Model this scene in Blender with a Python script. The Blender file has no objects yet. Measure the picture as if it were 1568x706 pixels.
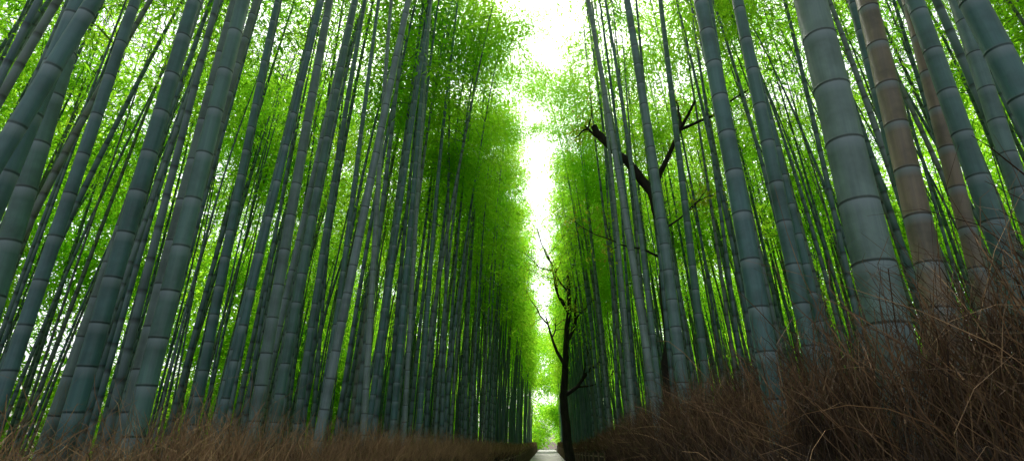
import bpy, math, random
import numpy as np
from mathutils import Vector, Quaternion, Matrix, Euler
rng=np.random.default_rng(7); random.seed(7)
scene=bpy.context.scene
COL=scene.collection

# ------------------------------------------------------------ helpers
def link(o,parent=None):
    COL.objects.link(o)
    if parent is not None: o.parent=parent
    return o
def empty(name,loc=(0,0,0)):
    e=bpy.data.objects.new(name,None); e.empty_display_size=.3; e.location=loc; COL.objects.link(e); return e
class MB:
    """mesh accumulator"""
    def __init__(s): s.v=[];s.f=[];s.m=[];s.a=[];s.sm=[];s.n=0
    def add(s,v,f,mat=0,attr=None,smooth=True):
        v=np.asarray(v,dtype=np.float32).reshape(-1,3); f=np.asarray(f,dtype=np.int32)
        s.v.append(v); s.f.append(f+s.n); s.m.append(np.full(len(f),mat,np.int32) if np.isscalar(mat) else mat)
        s.sm.append(np.full(len(f),smooth,bool) if np.isscalar(smooth) else smooth)
        s.a.append(np.zeros((len(v),4),np.float32) if attr is None else attr.astype(np.float32))
        s.n+=len(v)
    def pack(s):
        return (np.concatenate(s.v),np.concatenate(s.f),np.concatenate(s.m),np.concatenate(s.a),np.concatenate(s.sm))
    def stamp(s,pk,M,rnd):
        """add a transformed copy of a packed mesh, with its own random value in the blue channel"""
        v,f,m,a,sm=pk; R=np.array(M.to_3x3(),dtype=np.float32); t=np.array(M.translation,dtype=np.float32)
        a=a.copy(); a[:,2]=rnd; s.add(v@R.T+t,f,m,a,sm)
    def build(s,name,mats):
        v,f,m,a,sm=s.pack(); me=bpy.data.meshes.new(name)
        me.vertices.add(len(v)); me.vertices.foreach_set('co',v.ravel())
        me.loops.add(f.size); me.loops.foreach_set('vertex_index',f.ravel())
        me.polygons.add(len(f)); me.polygons.foreach_set('loop_start',np.arange(0,f.size,4,dtype=np.int32))
        me.polygons.foreach_set('material_index',m)
        me.polygons.foreach_set('use_smooth',sm)
        at=me.attributes.new('mark','BYTE_COLOR','POINT'); at.data.foreach_set('color',a.ravel())
        for mm in mats: me.materials.append(mm)
        me.update(calc_edges=True)
        return me
def tube_faces(nr,ns,base=0):
    i=np.arange(nr-1)[:,None]*ns; j=np.arange(ns)[None,:]; k=(j+1)%ns
    return np.stack([i+j,i+k,i+ns+k,i+ns+j],-1).reshape(-1,4)+base
def tube(mb,pts,rad,ns=6,mat=0):
    pts=np.asarray(pts,float); n=len(pts); rad=np.broadcast_to(np.asarray(rad,float),(n,))
    t=np.gradient(pts,axis=0); t/=np.linalg.norm(t,axis=1)[:,None]+1e-9
    ref=np.array([0,0,1.]) if abs(t[:,2]).mean()<.8 else np.array([1.,0,0])
    if abs(t[:,1]).max()<.5: ref=np.array([0,1.,0])
    a=np.cross(t,ref); a/=np.linalg.norm(a,axis=1)[:,None]+1e-9; b=np.cross(t,a)
    ang=np.linspace(0,2*np.pi,ns,endpoint=False)
    v=pts[:,None]+rad[:,None,None]*(np.cos(ang)[None,:,None]*a[:,None]+np.sin(ang)[None,:,None]*b[:,None])
    mb.add(v.reshape(-1,3),tube_faces(n,ns),mat)
def norm(a): return a/(np.linalg.norm(a,axis=-1,keepdims=True)+1e-9)

# ------------------------------------------------------------ materials
def newmat(name):
    m=bpy.data.materials.new(name); m.use_nodes=True; nt=m.node_tree; nt.nodes.clear()
    out=nt.nodes.new('ShaderNodeOutputMaterial'); return m,nt,out
def N(nt,t,**k):
    n=nt.nodes.new(t)
    for a,b in k.items(): setattr(n,a,b)
    return n
def ramp(nt,fac,stops):
    r=nt.nodes.new('ShaderNodeValToRGB'); e=r.color_ramp.elements
    while len(e)<len(stops): e.new(.5)
    for i,(p,c) in enumerate(stops): e[i].position=p; e[i].color=(*c,1)
    nt.links.new(fac,r.inputs[0]); return r.outputs[0]
def mixc(nt,fac,a,b,blend='MIX'):
    m=nt.nodes.new('ShaderNodeMix'); m.data_type='RGBA'; m.blend_type=blend
    for s,i in ((fac,0),(a,6),(b,7)):
        if isinstance(s,(int,float)): m.inputs[i].default_value=s
        elif isinstance(s,tuple): m.inputs[i].default_value=(*s,1)
        else: nt.links.new(s,m.inputs[i])
    return m.outputs[2]
def noise(nt,vec,scale,detail=4,rough=.55):
    n=nt.nodes.new('ShaderNodeTexNoise'); n.inputs['Scale'].default_value=scale; n.inputs['Detail'].default_value=detail; n.inputs['Roughness'].default_value=rough
    if vec is not None: nt.links.new(vec,n.inputs['Vector'])
    return n.outputs['Fac']
def mapping(nt,vec,scale):
    m=nt.nodes.new('ShaderNodeMapping'); m.inputs['Scale'].default_value=scale; nt.links.new(vec,m.inputs['Vector']); return m.outputs[0]
def markrgb(nt):
    at=N(nt,'ShaderNodeAttribute'); at.attribute_name='mark'
    sp=N(nt,'ShaderNodeSeparateColor'); nt.links.new(at.outputs['Color'],sp.inputs[0]); return sp.outputs

def culm_mat(name,stops,fine=True):
    m,nt,out=newmat(name)
    b=N(nt,'ShaderNodeBsdfPrincipled'); nt.links.new(b.outputs[0],out.inputs[0])
    tc=N(nt,'ShaderNodeTexCoord'); mk=markrgb(nt)
    if fine: rnd=N(nt,'ShaderNodeObjectInfo').outputs['Random']
    else: rnd=mk[2]
    base=ramp(nt,rnd,stops)
    c=base
    if fine:
        st=noise(nt,mapping(nt,tc.outputs['Object'],(45,45,1.2)),1.0,4,.6)
        c=mixc(nt,ramp(nt,st,[(.3,(0,0,0)),(.75,(.85,.85,.85))]),base,mixc(nt,1.0,base,(1.8,1.7,1.5),'MULTIPLY'))
    geo=N(nt,'ShaderNodeNewGeometry')
    bl=noise(nt,geo.outputs['Position'],3.5,4 if fine else 1,.65)
    c=mixc(nt,ramp(nt,bl,[(.42,(0,0,0)),(.70,(.85,.85,.85))]),c,mixc(nt,1.0,base,(.42,.48,.40),'MULTIPLY'))
    pm=N(nt,'ShaderNodeMath',operation='MULTIPLY'); nt.links.new(mk[1],pm.inputs[0]); pm.inputs[1].default_value=.8
    c=mixc(nt,pm.outputs[0],c,(.19,.26,.27))
    pn=N(nt,'ShaderNodeMath',operation='MULTIPLY'); nt.links.new(mk[0],pn.inputs[0]); pn.inputs[1].default_value=.75
    c=mixc(nt,pn.outputs[0],c,(.015,.022,.018))
    nt.links.new(c,b.inputs['Base Color']); b.inputs['Roughness'].default_value=.43
    b.inputs['Specular IOR Level'].default_value=.38
    if fine:
        bp=N(nt,'ShaderNodeBump'); bp.inputs['Strength'].default_value=.15; bp.inputs['Distance'].default_value=.01
        nt.links.new(st,bp.inputs['Height']); nt.links.new(bp.outputs[0],b.inputs['Normal'])
    return m
ST=[(0,(.032,.098,.097)),(.35,(.054,.124,.136)),(.6,(.043,.113,.094)),(.8,(.074,.145,.154)),(1,(.088,.130,.108))]
M_culm=culm_mat('bamboo_bark',ST)
M_brown=culm_mat('bamboo_bark_aged',[(0,(.13,.105,.072)),(1,(.15,.122,.082))])
PS=[(0,(.11,.168,.18)),(1,(.145,.20,.20))]
M_pale=culm_mat('bamboo_bark_pale',PS)
M_culmB=culm_mat('bamboo_bark_grove',[(0,(.032,.098,.097)),(.3,(.054,.124,.138)),(.5,(.043,.113,.094)),(.7,(.078,.145,.154)),(.85,(.11,.13,.092)),(1,(.145,.20,.205))],False)

def leaf_mat(name,dif,tra,dif2,tra2,w=.68):
    m,nt,out=newmat(name)
    geo=N(nt,'ShaderNodeNewGeometry'); mk=markrgb(nt)
    n1=noise(nt,geo.outputs['Position'],.5,1,.6)
    f=ramp(nt,n1,[(.35,(0,0,0)),(.65,(1,1,1))])
    r2=mixc(nt,.5,f,mk[2])
    cd=mixc(nt,r2,dif,dif2); ct=mixc(nt,r2,tra,tra2)
    d=N(nt,'ShaderNodeBsdfDiffuse'); t=N(nt,'ShaderNodeBsdfTranslucent')
    nt.links.new(cd,d.inputs[0]); nt.links.new(ct,t.inputs[0])
    mx=N(nt,'ShaderNodeMixShader'); mx.inputs[0].default_value=w; nt.links.new(d.outputs[0],mx.inputs[1]); nt.links.new(t.outputs[0],mx.inputs[2])
    nt.links.new(mx.outputs[0],out.inputs[0]); return m
M_leaf=leaf_mat('bamboo_leaf',(.045,.125,.012),(.23,.70,.02),(.08,.17,.02),(.60,.96,.05))
M_tleaf=leaf_mat('tree_leaf',(.08,.12,.02),(.4,.55,.04),(.12,.13,.02),(.5,.5,.05))

def simple(name,c1,c2,scale,rough=.9,vec='Object',ms=(1,1,1),bump=.3,det=5):
    m,nt,out=newmat(name); b=N(nt,'ShaderNodeBsdfPrincipled'); nt.links.new(b.outputs[0],out.inputs[0])
    tc=N(nt,'ShaderNodeTexCoord'); v=mapping(nt,tc.outputs['Object'],ms)
    n=noise(nt,v,scale,det,.65)
    c=ramp(nt,n,[(.3,c1),(.7,c2)])
    nt.links.new(c,b.inputs['Base Color']); b.inputs['Roughness'].default_value=rough; b.inputs['Specular IOR Level'].default_value=.2
    if bump>0:
        bp=N(nt,'ShaderNodeBump'); bp.inputs['Strength'].default_value=bump; bp.inputs['Distance'].default_value=.03
        nt.links.new(n,bp.inputs['Height']); nt.links.new(bp.outputs[0],b.inputs['Normal'])
    return m
M_ground=simple('leaf_litter',(.025,.018,.011),(.08,.055,.035),6)
M_path=simple('path_surface',(.22,.21,.20),(.34,.33,.31),14,bump=.1)
M_twig=simple('dry_twig',(.015,.010,.007),(.095,.062,.038),5,bump=0,det=1)
M_twig_red=simple('dry_twig_red',(.026,.016,.009),(.19,.115,.06),5,bump=0,det=1)
M_grass=simple('dry_grass',(.06,.036,.019),(.38,.24,.12),4,bump=0,det=2)
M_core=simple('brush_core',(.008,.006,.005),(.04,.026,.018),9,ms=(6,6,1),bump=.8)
M_bark=simple('tree_bark',(.011,.010,.009),(.040,.034,.029),9,ms=(1,1,.3),bump=.6)
M_rail=simple('bamboo_rail',(.10,.07,.045),(.2,.15,.10),4,ms=(4,1,4))

# ------------------------------------------------------------ bamboo
def bend_fn(z,H,bend,wob,ph):
    t=z/H
    x=bend*t**2.4+wob*np.sin(t*5+ph)*t; y=wob*np.sin(t*4+ph*2.1)*t
    return np.stack([x,y,z],-1)
def make_leaves(mb,P,D,L,W,mat):
    n=len(P); D=norm(D); r=rng.normal(size=(n,3)); S=norm(np.cross(D,r)); U=norm(np.cross(D,S))
    mid=P+D*(L*.42)[:,None]
    fold=U*(W*.25)[:,None]; drop=np.array([0,0,-1.])*(L*.12)[:,None]
    a=P; b=mid+S*(W*.5)[:,None]+fold; c=P+D*L[:,None]+drop; d=mid-S*(W*.5)[:,None]+fold
    v=np.stack([a,b,c,d],1).reshape(-1,3); f=np.arange(4*n).reshape(-1,4)
    mb.add(v,f,mat,smooth=False)
def bamboo(H,r0,bend,crown0,ns,detail,nleaf=46,crownR=1.0,leafS=1.0,twigs=True):
    mb=MB(); ph=random.uniform(0,6); wob=random.uniform(.03,.12)
    z=0.0; nodes=[]
    while z<H-.3:
        t=z/H; nodes.append(z); z+= (.17+.17*min(1,t*5)) * (1-.25*t) * random.uniform(.93,1.07)
    nodes=np.array(nodes)
    rz=lambda zz: r0*(1-.93*(zz/H)**1.35)+.002
    zs=[];rr=[];aa=[]
    for i,zn in enumerate(nodes):
        if i>0:
            if detail==2:
                zs+= [zn-.07,zn-.010]; rr+=[.99,.985]; aa+=[(0,.1),(0,1)]
            elif detail==1:
                zs+= [zn-.05,]; rr+=[.99]; aa+=[(0,.7)]
        if detail==2:
            zs+=[zn-.004,zn+.001,zn+.005,zn+.014]; rr+=[1.0,1.035,1.02,.99]; aa+=[(.8,.0),(1,0),(.4,.2),(0,0)]
        elif detail==1:
            zs+=[zn,zn+.02]; rr+=[1.05,.99]; aa+=[(1,0),(0,0)]
        elif i%4==0:
            zs+=[zn]; rr+=[1.0]; aa+=[(.1,.2)]
    zs.append(H); rr.append(.3); aa.append((0,0))
    zs=np.array(zs); rad=rz(zs)*np.array(rr); c=bend_fn(zs,H,bend,wob,ph)
    ang=np.linspace(0,2*np.pi,ns,endpoint=False)
    ring=np.stack([np.cos(ang),np.sin(ang),np.zeros(ns)],-1)
    v=c[:,None]+rad[:,None,None]*ring[None]
    at=np.zeros((len(zs),ns,4)); at[:,:,0]=np.array(aa)[:,0][:,None]; at[:,:,1]=np.array(aa)[:,1][:,None]; at[:,:,3]=1
    mb.add(v.reshape(-1,3),tube_faces(len(zs),ns),0,at.reshape(-1,4))
    az=random.uniform(0,6)
    BP=[];BD=[];BL=[];BW=[]
    for zn in (nodes if nleaf>0 else []):
        if zn<crown0-2.2: continue
        dead = zn<crown0
        if dead and random.random()>.12: continue
        az+=math.pi+random.uniform(-.5,.5)
        for q in range(2 if not dead else 1):
            if random.random()<.15: continue
            a=az+q*random.uniform(.4,.9)
            t=(zn-crown0)/(H-crown0)
            Lb=crownR*(1.5*(1-abs(max(t,0)-.35)*.9))*random.uniform(.6,1.25)
            o=bend_fn(np.array([zn]),H,bend,wob,ph)[0]
            up=random.uniform(.35,.95)
            s=np.linspace(0,1,4)[:,None]
            hd=np.array([math.cos(a),math.sin(a),0.])
            curve=lambda s: o+hd*s*Lb+np.array([0,0,1.])*(up*s*Lb-(.75*Lb+.15)*s**2.2)
            p=curve(s)
            if twigs:
                w=(.007*(1-.8*s))
                side=np.array([-hd[1],hd[0],.5])
                vv=np.stack([p-side*w,p+side*w],1).reshape(-1,3)
                i=np.arange(3)*2; mb.add(vv,np.stack([i,i+1,i+3,i+2],-1),0)
            if dead and random.random()>.35: continue
            n=int(nleaf*random.uniform(.5,1.4)*(.35 if dead else 1))
            if n<2: continue
            k=max(1,n//8); sc=rng.uniform(.3,1,k)[:,None]; cen=curve(sc)+rng.normal(size=(k,3))*.15*crownR
            idx=rng.integers(0,k,n); P=cen[idx]+rng.normal(size=(n,3))*np.array([.10,.10,.06])
            D=norm(P-cen[idx])+hd*.5+np.array([0,0,-.45])+rng.normal(size=(n,3))*.4
            BP.append(P);BD.append(D);BL.append(rng.uniform(.09,.17,n)*leafS);BW.append(rng.uniform(.022,.035,n)*leafS)
    if BP: make_leaves(mb,np.concatenate(BP),np.concatenate(BD),np.concatenate(BL),np.concatenate(BW),1)
    return mb

def ground_z(x,y=0):
    def ss(a,b,t):
        t=min(1,max(0,(t-a)/(b-a))); return t*t*(3-2*t)
    if x>0: return .9*ss(1.5,2.8,x)*(1-.45*ss(6,30,y))
    return .40*ss(1.8,3.4,-x)
def leanq(lx,ly,rotz):
    d=Vector((lx,ly,1)).normalized(); return Vector((0,0,1)).rotation_difference(d)@Quaternion((0,0,1),rotz)

near=[(1.31,2.17,.170,.05,'g'),(1.87,2.78,.138,.10,'b'),(1.22,3.02,.122,.013,'g'),(1.62,3.34,.102,.02,'g'),
(2.46,3.16,.094,.096,'b'),(2.3,2.65,.105,.05,'g'),(2.39,2.16,.115,-.06,'g'),(3.3,3.6,.12,.075,'g'),
(1.35,5.4,.125,.006,'g'),(1.34,6.3,.095,-.05,'p'),(1.9,6.6,.105,.025,'g'),(1.75,4.6,.075,.04,'g'),
(1.55,7.5,.09,.0,'g'),(1.7,8.6,.08,-.02,'g'),(1.5,9.6,.095,.0,'p'),(2.15,5.3,.085,.03,'g'),(2.35,4.5,.07,.0,'g'),(1.75,11.4,.10,.0,'g'),(2.6,6.2,.10,.01,'g'),(2.75,3.9,.085,.06,'g'),
(-2.5,2.75,.097,0,'g'),(-2.38,3.0,.090,-.025,'g'),(-2.12,2.74,.100,-.003,'g'),(-2.46,2.25,.097,-.09,'g'),(-2.34,1.85,.08,0,'g'),
(-2.56,1.64,.068,.14,'g'),(-2.29,4.16,.10,.0,'g'),(-2.5,4.85,.093,.02,'g'),(-2.1,4.68,.088,.08,'p'),(-3.04,4.6,.085,-.04,'g'),
(-2.1,6.4,.08,-.04,'p'),(-2.33,9.87,.11,0,'g'),(-2.9,3.6,.075,.02,'g'),(-3.1,2.9,.08,-.03,'g'),
(-2.7,4.2,.06,.03,'g'),(-2.65,5.7,.075,.0,'g'),(-2.3,5.5,.065,-.01,'g'),(-3.4,3.5,.085,.05,'g'),(-2.2,7.7,.10,.0,'g'),(-2.5,8.7,.085,.02,'g'),(-2.25,3.55,.055,.03,'g'),(-2.15,8.3,.08,-.02,'p'),
(-2.35,6.9,.08,.03,'g'),(-2.8,5.0,.07,.05,'p')]
barks={'g':M_culm,'b':M_brown,'p':M_pale}
for i,(x,y,d,lx,b) in enumerate(near):
    H=random.uniform(15,18)
    me=bamboo(H,d/2,random.uniform(.2,.7),random.uniform(8.5,10.5),24,2,nleaf=6,leafS=1.5).build('bamboo_culm',[barks[b],M_leaf])
    o=bpy.data.objects.new('bamboo_culm',me); o.rotation_mode='QUATERNION'
    o.rotation_quaternion=leanq(lx,random.uniform(-.02,.02),(0 if x<0 else math.pi)+random.uniform(-.5,.5))
    o.location=(x,y,ground_z(x,y)-.12); link(o)

vnear=[];vfar=[];vhigh=[];vbare=[]
for i in range(9):
    vnear.append(bamboo(random.uniform(13.5,18),random.uniform(.030,.058),random.uniform(.3,1.4),random.uniform(6.5,9.2),8,1,nleaf=10,leafS=1.4,crownR=1.05).pack())
for i in range(7):
    vfar.append(bamboo(random.uniform(12.5,15),random.uniform(.042,.062),random.uniform(.3,1.3),random.uniform(6.2,8.4),6,0,nleaf=4,leafS=2.2,crownR=1.1,twigs=False).pack())
for i in range(5):
    vhigh.append(bamboo(random.uniform(15,18),random.uniform(.034,.056),random.uniform(.1,.4),random.uniform(10,12),9,1,nleaf=8,leafS=1.4,crownR=.9).pack())
for i in range(5):
    vbare.append(bamboo(random.uniform(12,15),random.uniform(.022,.038),random.uniform(.1,.9),10,7,1,nleaf=2,leafS=2,crownR=.9).pack())
cell={}
def ok(x,y,dm):
    cx,cy=int(x//1),int(y//1)
    for i in (-1,0,1):
        for j in (-1,0,1):
            for (a,b) in cell.get((cx+i,cy+j),()):
                if (a-x)**2+(b-y)**2<dm*dm: return False
    return True
def reg(x,y): cell.setdefault((int(x//1),int(y//1)),[]).append((x,y))
for a in near: reg(a[0],a[1])
grove={-1:MB(),1:MB()}
cnt=0
def try_add(side,x,y,dm,pool=None):
    global cnt
    if y<5 and abs(x)<3.2 : return
    if -1.5<y<7.5 and side<0 and x>-2.7: return
    if y<9 and side>0 and x<2.2: return
    if y>42 and abs(x)>7: return
    if abs(x)>6+ (y+8)*.9: return
    if not ok(x,y,dm): return
    reg(x,y); cnt+=1
    if pool is None:
        pool=vnear if y<22 else vfar
        if side>0 and 8<y<17 and x<4.5: pool=vhigh
        if y<7 and random.random()<.5: pool=vhigh
    lean=random.gauss(.012,.03)*(-side)
    if abs(x)<4: lean=random.gauss(.004,.018)*(-side)
    s=random.uniform(.82,1.15)
    M=Matrix.LocRotScale(Vector((x,y,ground_z(x,y)-.12)),leanq(lean,random.gauss(0,.025),(0 if side<0 else math.pi)+random.gauss(0,.8)),Vector((s,s,s)))
    grove[side].stamp(random.choice(pool),M,random.random())
for side in (-1,1):
    for k in range(300):
        y=7+random.random()**1.1*68; x=side*((2.0 if side<0 else 1.7)+abs(random.gauss(0,.7))); try_add(side,x,y,.42)
    for k in range(1300):
        y=-4+78*random.random()**1.15; x=side*(2.4+12*random.random()**1.1); try_add(side,x,y,.72)
    for k in range(230):
        y=1+32*random.random(); x=side*(2.9+11*random.random()); try_add(side,x,y,.38,vbare)
for side in (-1,1): link(bpy.data.objects.new('bamboo_grove',grove[side].build('bamboo_grove',[M_culmB,M_leaf])))
print('stalks',cnt); grove=None

# ------------------------------------------------------------ leafy masses of the canopy
def leaf_mass(n,R,leafL,per=20,sc=.17):
    mb=MB(); k=n//per; cen=norm(rng.normal(size=(k,3)))*(rng.uniform(0,1,(k,1))**.45)*R*np.array([1,1,.75])
    idx=rng.integers(0,k,n); P=cen[idx]+rng.normal(size=(n,3))*R*sc*np.array([1,1,.55])
    D=norm(P-cen[idx])*.6+rng.normal(size=(n,3))*.6+np.array([0,0,-.5]); make_leaves(mb,P,D,rng.uniform(.7,1.3,n)*leafL,rng.uniform(.16,.25,n)*leafL,0)
    return mb.pack()
m_fine=[leaf_mass(1350,1.35,.165,18,.19) for _ in range(6)]
m_mid=[leaf_mass(680,1.5,.27,18,.19) for _ in range(6)]
masses=[leaf_mass(420,1.7,.5,30,.18) for _ in range(4)]
canopy=MB(); thicket=MB()
def addmass(x,y,z,s,par=None,pool=None):
    M=Matrix.LocRotScale(Vector((x,y,z)),Euler((random.uniform(-.5,.5),random.uniform(-.5,.5),random.uniform(0,6.28))),Vector((s,s,s*random.uniform(.7,1.1))))
    (par or thicket).stamp(random.choice(pool or masses),M,random.random())
for side in (-1,1):
    for k in range(200):
        y=9+66*random.random()**1.25
        if side>0 and y<17: 
            if random.random()<.6: continue
        x=side*((1.75 if side<0 else 1.8)+random.random()*1.8); z=random.uniform(7.2,15.5)
        addmass(x,y,z,random.uniform(.5,1.0),canopy,m_fine if y<22 else m_mid)
    # sprays hanging out in front of the culms, over the path edge
    for k in range(175):
        y=(11 if side<0 else 14)+48*random.random()**1.3
        z=7.4+random.random()*7.1
        reach=.6*max(0,(z-8)/6)
        x=side*((1.95 if side<0 else 1.85)-reach+random.uniform(-.15,.5))
        addmass(x,y,z,random.uniform(.4,.72),canopy,m_fine if y<26 else m_mid)
    for k in range(440):
        x=side*random.uniform(3,14); y=random.uniform(2,58)
        if y>34 and abs(x)>8: continue
        lo=7.6-.25*max(0,abs(x)-8)
        z=random.uniform(lo,15.5)
        if math.hypot(x,y)<8: continue
        addmass(x,y,z,random.uniform(.6,1.15),canopy,m_fine if math.hypot(x,y)<15 else m_mid)
for (x,y,z,s) in [(-1.3,13,13.2,.8),(-.9,15,13.6,.7),(-.2,16.5,14.3,.8),(.3,17.2,14.6,.7),(.7,16,13.4,.8),(-.6,18.5,14.8,.8),(-1.6,12,12.4,.8),(-1.2,17,12.6,.8),(.9,18.5,14.2,.9),(1.3,15.2,12.2,.8),
                  (-1.9,14.5,11.2,.9),(-1.0,21,14.6,.7),(1.2,21,13.4,.8),(-1.4,24,12.5,.8),(-.9,28,13,.8),(1.1,31,13,.8),(-.8,36,13,.9),(.9,44,12,.9),(-.6,50,11,1),(.5,56,12,1),(-.5,62,12,1.1),(.4,66,9,1.1),
                  (-1.2,10.6,12.2,.7),(-.7,12.2,13.6,.65),(-1.7,10.4,11,.8),(.15,14.2,14.3,.6),(2.0,12.4,13.8,.7),(1.5,13.6,14.0,.6),(.9,20,12.6,.7),(-.9,19.5,12.5,.7),(1.0,26,13,.8),(.7,37,13,.8),(-.3,11.6,13.2,.6),(.3,12.8,13.8,.6),
                  (.0,15.2,13.4,.7),(-.35,17.2,12.9,.7),(.6,14.6,12.9,.7),(1.0,13.4,12.4,.6),(.45,16.4,12.3,.6),(-.6,14.0,12.9,.6),(.2,13.6,12.6,.5),(-.1,11.0,12.2,.45),(1.1,17.5,12.0,.7),(-.8,11.2,12.0,.6),(-.45,12.6,12.4,.5),
                  (-1.0,22,13.2,.7),(-.95,26,13.4,.7),(1.0,23.5,13.2,.7),(-.9,32,12.6,.7),(.95,29,12.8,.7),(.9,34,12.4,.7)]:
    addmass(x,y,z,s,canopy,m_fine)
link(bpy.data.objects.new('bamboo_foliage',canopy.build('bamboo_foliage',[M_leaf]))); canopy=None
for side in (-1,1):
    for k in range(310):
        x=random.uniform(14.5,19); y=random.uniform(0,60)
        addmass(side*x,y,random.uniform(.8,13)*1.0,random.uniform(.9,1.6),None,m_mid if y<26 else masses)
    for k in range(110):
        addmass(side*random.uniform(8,14),random.uniform(36,64),random.uniform(.8,9),random.uniform(.8,1.4))
for k in range(120):
    x=random.uniform(-14,14); y=random.uniform(80,92); z=random.uniform(1,16)
    if abs(x+.3)<1.8 and z<9: continue
    addmass(x,y,z,random.uniform(.9,1.7))
for k in range(26):
    addmass(random.uniform(-6,5),random.uniform(103,112),random.uniform(1,8),random.uniform(1,1.6))
link(bpy.data.objects.new('distant_foliage',thicket.build('distant_foliage',[M_leaf]))); thicket=None

# ------------------------------------------------------------ ground + path
xs=np.concatenate([[-400,-150,-60],np.arange(-26,-4,1.5),np.arange(-4,4.01,.12),np.arange(5,27,1.5),[60,150,400]])
ys=np.concatenate([[-300,-80,-20],np.arange(-8,12,.25),np.arange(12,100,2.),[130,200,400,800]])
V=[]
for y in ys:
    for x in xs:
        z=ground_z(x,y)+ (random.uniform(-.03,.03) if abs(x)>1.6 and abs(x)<27 else 0)
        V.append((x,y,z))
nx=len(xs); F=[(j*nx+i,j*nx+i+1,(j+1)*nx+i+1,(j+1)*nx+i) for j in range(len(ys)-1) for i in range(nx-1)]
mb=MB(); mb.add(V,F); link(bpy.data.objects.new('ground',mb.build('ground',[M_ground])))
mb=MB()
ysp=np.arange(-20,112,1.)
v=[(x,y,.004) for y in ysp for x in (-1.5,-.8,0,.7,1.4)]
F=[(j*5+i,j*5+i+1,(j+1)*5+i+1,(j+1)*5+i) for j in range(len(ysp)-1) for i in range(4)]
mb.add(v,F); link(bpy.data.objects.new('path',mb.build('path',[M_path])))

# ------------------------------------------------------------ brush fences
def strands(mb,P,D,L,W,droop,mat=0,seg=4):
    n=len(P); D=norm(D); S=norm(np.cross(D,rng.normal(size=(n,3))))
    s=np.linspace(0,1,seg+1)
    k1=rng.normal(size=(n,3))*.12
    rows=[]
    for t in s:
        c=P+D*(L*t)[:,None]+k1*(L*math.sin(t*3.1))[:,None]+np.array([0,0,-1.])*(droop*L*t**2.2)[:,None]
        w=(W*(1-.8*t)*.5)[:,None]*S
        rows.append(c-w); rows.append(c+w)
    v=np.stack(rows,1).reshape(-1,3); m=2*(seg+1)
    b=(np.arange(n)*m)[:,None]+np.arange(seg)[None]*2
    f=np.stack([b,b+1,b+3,b+2],-1).reshape(-1,4); mb.add(v,f,mat,smooth=False)
def fx(side,y):   # inner face of the fence; the path opens out a little beyond the near brush
    y=np.asarray(y,float); s=np.clip((y-3)/12,0,1); s=s*s*(3-2*s)
    return (1.42+.12*s) if side<0 else (1.05+.42*s)
def ftop(side,y): # brush top
    y=np.asarray(y,float); s=np.clip((y-6)/26,0,1)
    return (1.55-.27*s) if side<0 else (1.90-.58*s)
def fence(side,y0,y1):
    par=empty('brushwood_fence')
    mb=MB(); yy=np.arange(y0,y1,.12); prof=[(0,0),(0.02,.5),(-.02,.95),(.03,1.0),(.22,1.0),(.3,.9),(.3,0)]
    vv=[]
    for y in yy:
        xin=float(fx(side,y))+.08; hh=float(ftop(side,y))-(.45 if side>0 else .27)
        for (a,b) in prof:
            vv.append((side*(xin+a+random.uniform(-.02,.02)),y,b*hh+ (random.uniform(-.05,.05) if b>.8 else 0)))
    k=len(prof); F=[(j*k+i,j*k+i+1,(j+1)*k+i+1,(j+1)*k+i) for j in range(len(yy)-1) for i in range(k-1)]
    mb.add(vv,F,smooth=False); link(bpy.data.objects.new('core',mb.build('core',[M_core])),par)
    mb=MB(); ya=y0 if side<0 else 14; y=np.arange(ya,y1,1.5)
    for h in (.4,.82):
        tube(mb,np.stack([side*(fx(side,y)+.0),y,(ftop(side,y)-.35)*h+rng.uniform(-.01,.01,len(y))],-1),.02,6)
    for yy in np.arange(ya,y1,1.8):
        a=side*(float(fx(side,yy))-.04); hh=float(ftop(side,yy))-.35
        tube(mb,[(a,yy,-.1),(a,yy,hh*.6),(a,yy,hh*.9)],.03,7)
    link(bpy.data.objects.new('rails_and_posts',mb.build('rails',[M_rail])),par)
    return par
pl=fence(-1,-4,84); pr=fence(1,-4,84)
def brushset(par,side,dx0,dx1,dtop,n_near,n_far,spread,mats,name,droop=(.1,.5),nearY=14,lmin=.35,lmax=.9,lo=.45,hi=1.05):
    mb=MB()
    for (n,ya,yb,wmul) in ((n_near,-.5,nearY,1),(n_far,nearY,84,2.6)):
        y=ya+(yb-ya)*rng.uniform(0,1,n)**(1.3)
        x=side*(fx(side,y)+rng.uniform(dx0,dx1,n))
        L=rng.uniform(lmin,lmax,n)*(1 if wmul==1 else .7)
        clump=.05*np.sin(y*2.3+x*3)+.04*np.sin(y*5.1+1)
        z=ftop(side,y)+dtop+clump-L*rng.uniform(lo,hi,n)+rng.normal(size=n)*.05
        D=np.stack([rng.normal(size=n)*spread+side*.05,rng.normal(size=n)*spread,np.ones(n)],-1)
        strands(mb,np.stack([x,y,z],-1),D,L,rng.uniform(.0025,.006,n)*wmul,rng.uniform(*droop,n),0)
    link(bpy.data.objects.new(name,mb.build(name,mats)),par)
brushset(pl,-1,.02,.45,0,17000,12000,.36,[M_grass],'brush_tips',lo=.6)
brushset(pl,-1,.35,1.3,.0,12000,4000,.45,[M_grass],'brush_tips_rear',lo=.56)
brushset(pr,1,.02,.5,.0,14000,10000,.34,[M_twig_red],'brush_tips',lo=.5)
brushset(pr,1,-.02,.3,-.25,14000,10,.25,[M_twig],'brush_face',lo=.6,hi=1.3)
brushset(pr,1,.3,2.2,.08,23000,4000,.55,[M_twig],'brush_tips_rear',lo=.5)
mb=MB()
n=1500; y=rng.uniform(.7,9,n); x=rng.uniform(1.1,3.0,n); z=rng.uniform(1.0,1.7,n)
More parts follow.
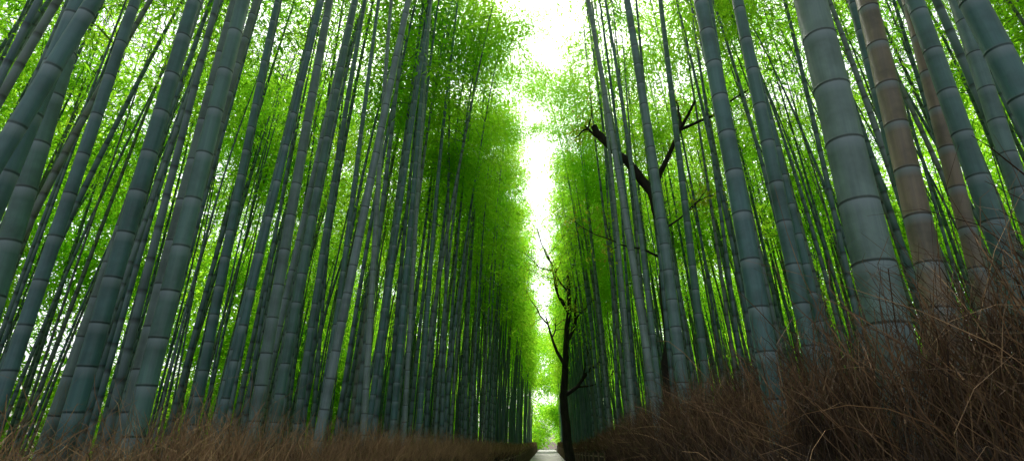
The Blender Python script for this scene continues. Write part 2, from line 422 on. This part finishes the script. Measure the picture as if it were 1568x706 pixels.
D=np.stack([rng.normal(size=n)*.7-.3,rng.normal(size=n)*.7,rng.uniform(.3,1.1,n)],-1)
strands(mb,np.stack([x,y,z],-1),D,rng.uniform(.4,.9,n),rng.uniform(.003,.0055,n),rng.uniform(0,.5,n),0,6)
link(bpy.data.objects.new('dry_twigs',mb.build('dry_twigs',[M_grass])))
mb=MB()
for side,xa,xb,n in ((-1,2.0,14,12000),(1,2.0,14,7000)):
    y=rng.uniform(0,40,n); x=side*(xa+(xb-xa)*rng.uniform(0,1,n)**1.5); z=np.array([ground_z(a,b) for a,b in zip(x,y)])
    D=np.stack([rng.normal(size=n)*.5,rng.normal(size=n)*.5,np.ones(n)],-1)
    strands(mb,np.stack([x,y,z],-1),D,rng.uniform(.3,1.2,n),rng.uniform(.004,.01,n),rng.uniform(.1,.6,n),0,3)
link(bpy.data.objects.new('undergrowth',mb.build('undergrowth',[M_twig])))

# ------------------------------------------------------------ dark broadleaf trees
def branch(mb,p,d,L,r,depth,tips,up=.15):
    n=7; pts=[np.array(p)]; d=np.array(d,float); d/=np.linalg.norm(d)
    for i in range(n):
        d=d+rng.normal(size=3)*.15+np.array([0,0,up*.3]); d/=np.linalg.norm(d)
        pts.append(pts[-1]+d*L/n)
    pts=np.array(pts); tube(mb,pts,np.linspace(r,r*.35,n+1),7 if r>.03 else 5)
    if depth>0:
        for k in range(random.choice([2,3,3])):
            i=random.randint(2,n); dd=d+rng.normal(size=3)*.6; branch(mb,pts[i],dd,L*random.uniform(.5,.75),r*.5,depth-1,tips,up)
    else: tips.extend(pts[3:])
def tree(name,base,trunk,rad,limbs,nl,depth=2,top=.35):
    mb=MB(); tr=np.array(trunk,float); tips=[]
    t=np.linspace(0,len(tr)-1,len(tr)*4); tr2=np.stack([np.interp(t,np.arange(len(tr)),tr[:,k]) for k in range(3)],-1)
    tr2[1:-1]=(tr2[:-2]+tr2[1:-1]*2+tr2[2:])/4
    tr2+=rng.normal(size=tr2.shape)*.018
    tube(mb,tr2,np.linspace(rad,rad*top,len(tr2))*(1+.4*np.exp(-np.arange(len(tr2))*.8)),10)
    for (f,d,L,r) in limbs:
        p=tr2[int(f*(len(tr2)-1))]; branch(mb,p,d,L,r,depth,tips)
    tips=np.array(tips); idx=rng.integers(0,len(tips),nl); P=tips[idx]+rng.normal(size=(nl,3))*.16
    make_leaves(mb,P,rng.normal(size=(nl,3))+np.array([0,0,-.5]),rng.uniform(.07,.14,nl),rng.uniform(.04,.07,nl),1)
    o=bpy.data.objects.new(name,mb.build(name,[M_bark,M_tleaf])); o.location=base; return link(o)
tree('broadleaf_tree',(1.02,24,0),[(0,0,0),(-.14,0,1.5),(-.26,0,3),(-.14,0,4.5),(.0,0,6),(.2,0,7.6),(.15,0,9.2)],.22,
 [(.40,(.9,0,1.0),2.6,.10),(.52,(-.6,0,1.2),2.6,.09),(.66,(.8,.2,1.2),2.8,.09),(.78,(-.8,-.2,1.1),2.6,.08),(.95,(.3,0,1),2.6,.07),(.9,(-.6,.3,1),2.4,.05)],1500)
tree('broadleaf_tree',(2.25,10.6,.5),[(0,0,0),(.12,0,1.5),(.28,0,3),(.36,0,4.4),(.36,0,5.4),(.26,0,6.2),(-.12,0,6.9),(-.55,0,7.4),(-.95,0,8.0)],.16,
 [(.62,(.15,.1,1),2.6,.08),(.9,(-.9,0,.5),.9,.05),(.4,(-.9,-.3,.5),1.5,.03),(.5,(.8,-.2,.6),1.5,.03)],500,1,.5)

# ------------------------------------------------------------ light
EL,AZ=56,-3
w=bpy.data.worlds.new('World'); scene.world=w; w.use_nodes=True; nt=w.node_tree; nt.nodes.clear()
sky=nt.nodes.new('ShaderNodeTexSky'); sky.sky_type='NISHITA'; sky.sun_disc=False; sky.sun_elevation=math.radians(EL); sky.sun_rotation=math.radians(AZ)
sky.dust_density=4; sky.air_density=1.0; sky.ozone_density=1
hs=nt.nodes.new('ShaderNodeHueSaturation'); hs.inputs['Saturation'].default_value=.3; hs.inputs['Value'].default_value=2.3
bg=nt.nodes.new('ShaderNodeBackground'); bg.inputs[1].default_value=.15; ow=nt.nodes.new('ShaderNodeOutputWorld')
nt.links.new(sky.outputs[0],hs.inputs['Color']); nt.links.new(hs.outputs[0],bg.inputs[0]); nt.links.new(bg.outputs[0],ow.inputs[0])
sl=bpy.data.lights.new('sun','SUN'); sl.energy=5.0; sl.angle=math.radians(3); sl.color=(1,.95,.86)
so=bpy.data.objects.new('sun',sl)
az=math.radians(AZ); el=math.radians(EL); dv=Vector((math.sin(az)*math.cos(el),math.cos(az)*math.cos(el),math.sin(el)))
so.rotation_mode='QUATERNION'; so.rotation_quaternion=dv.to_track_quat('Z','Y'); so.location=(0,0,40); link(so)

cam=bpy.data.cameras.new('camera'); co=bpy.data.objects.new('camera',cam); link(co)
cam.lens=18; cam.sensor_width=36; cam.clip_start=.05; cam.clip_end=2000
co.location=(0,0,1.5); co.rotation_euler=(math.radians(90+22.3),0,math.radians(3.65)); scene.camera=co
scene.view_settings.view_transform='Standard'; scene.view_settings.look='None'; scene.view_settings.exposure=0
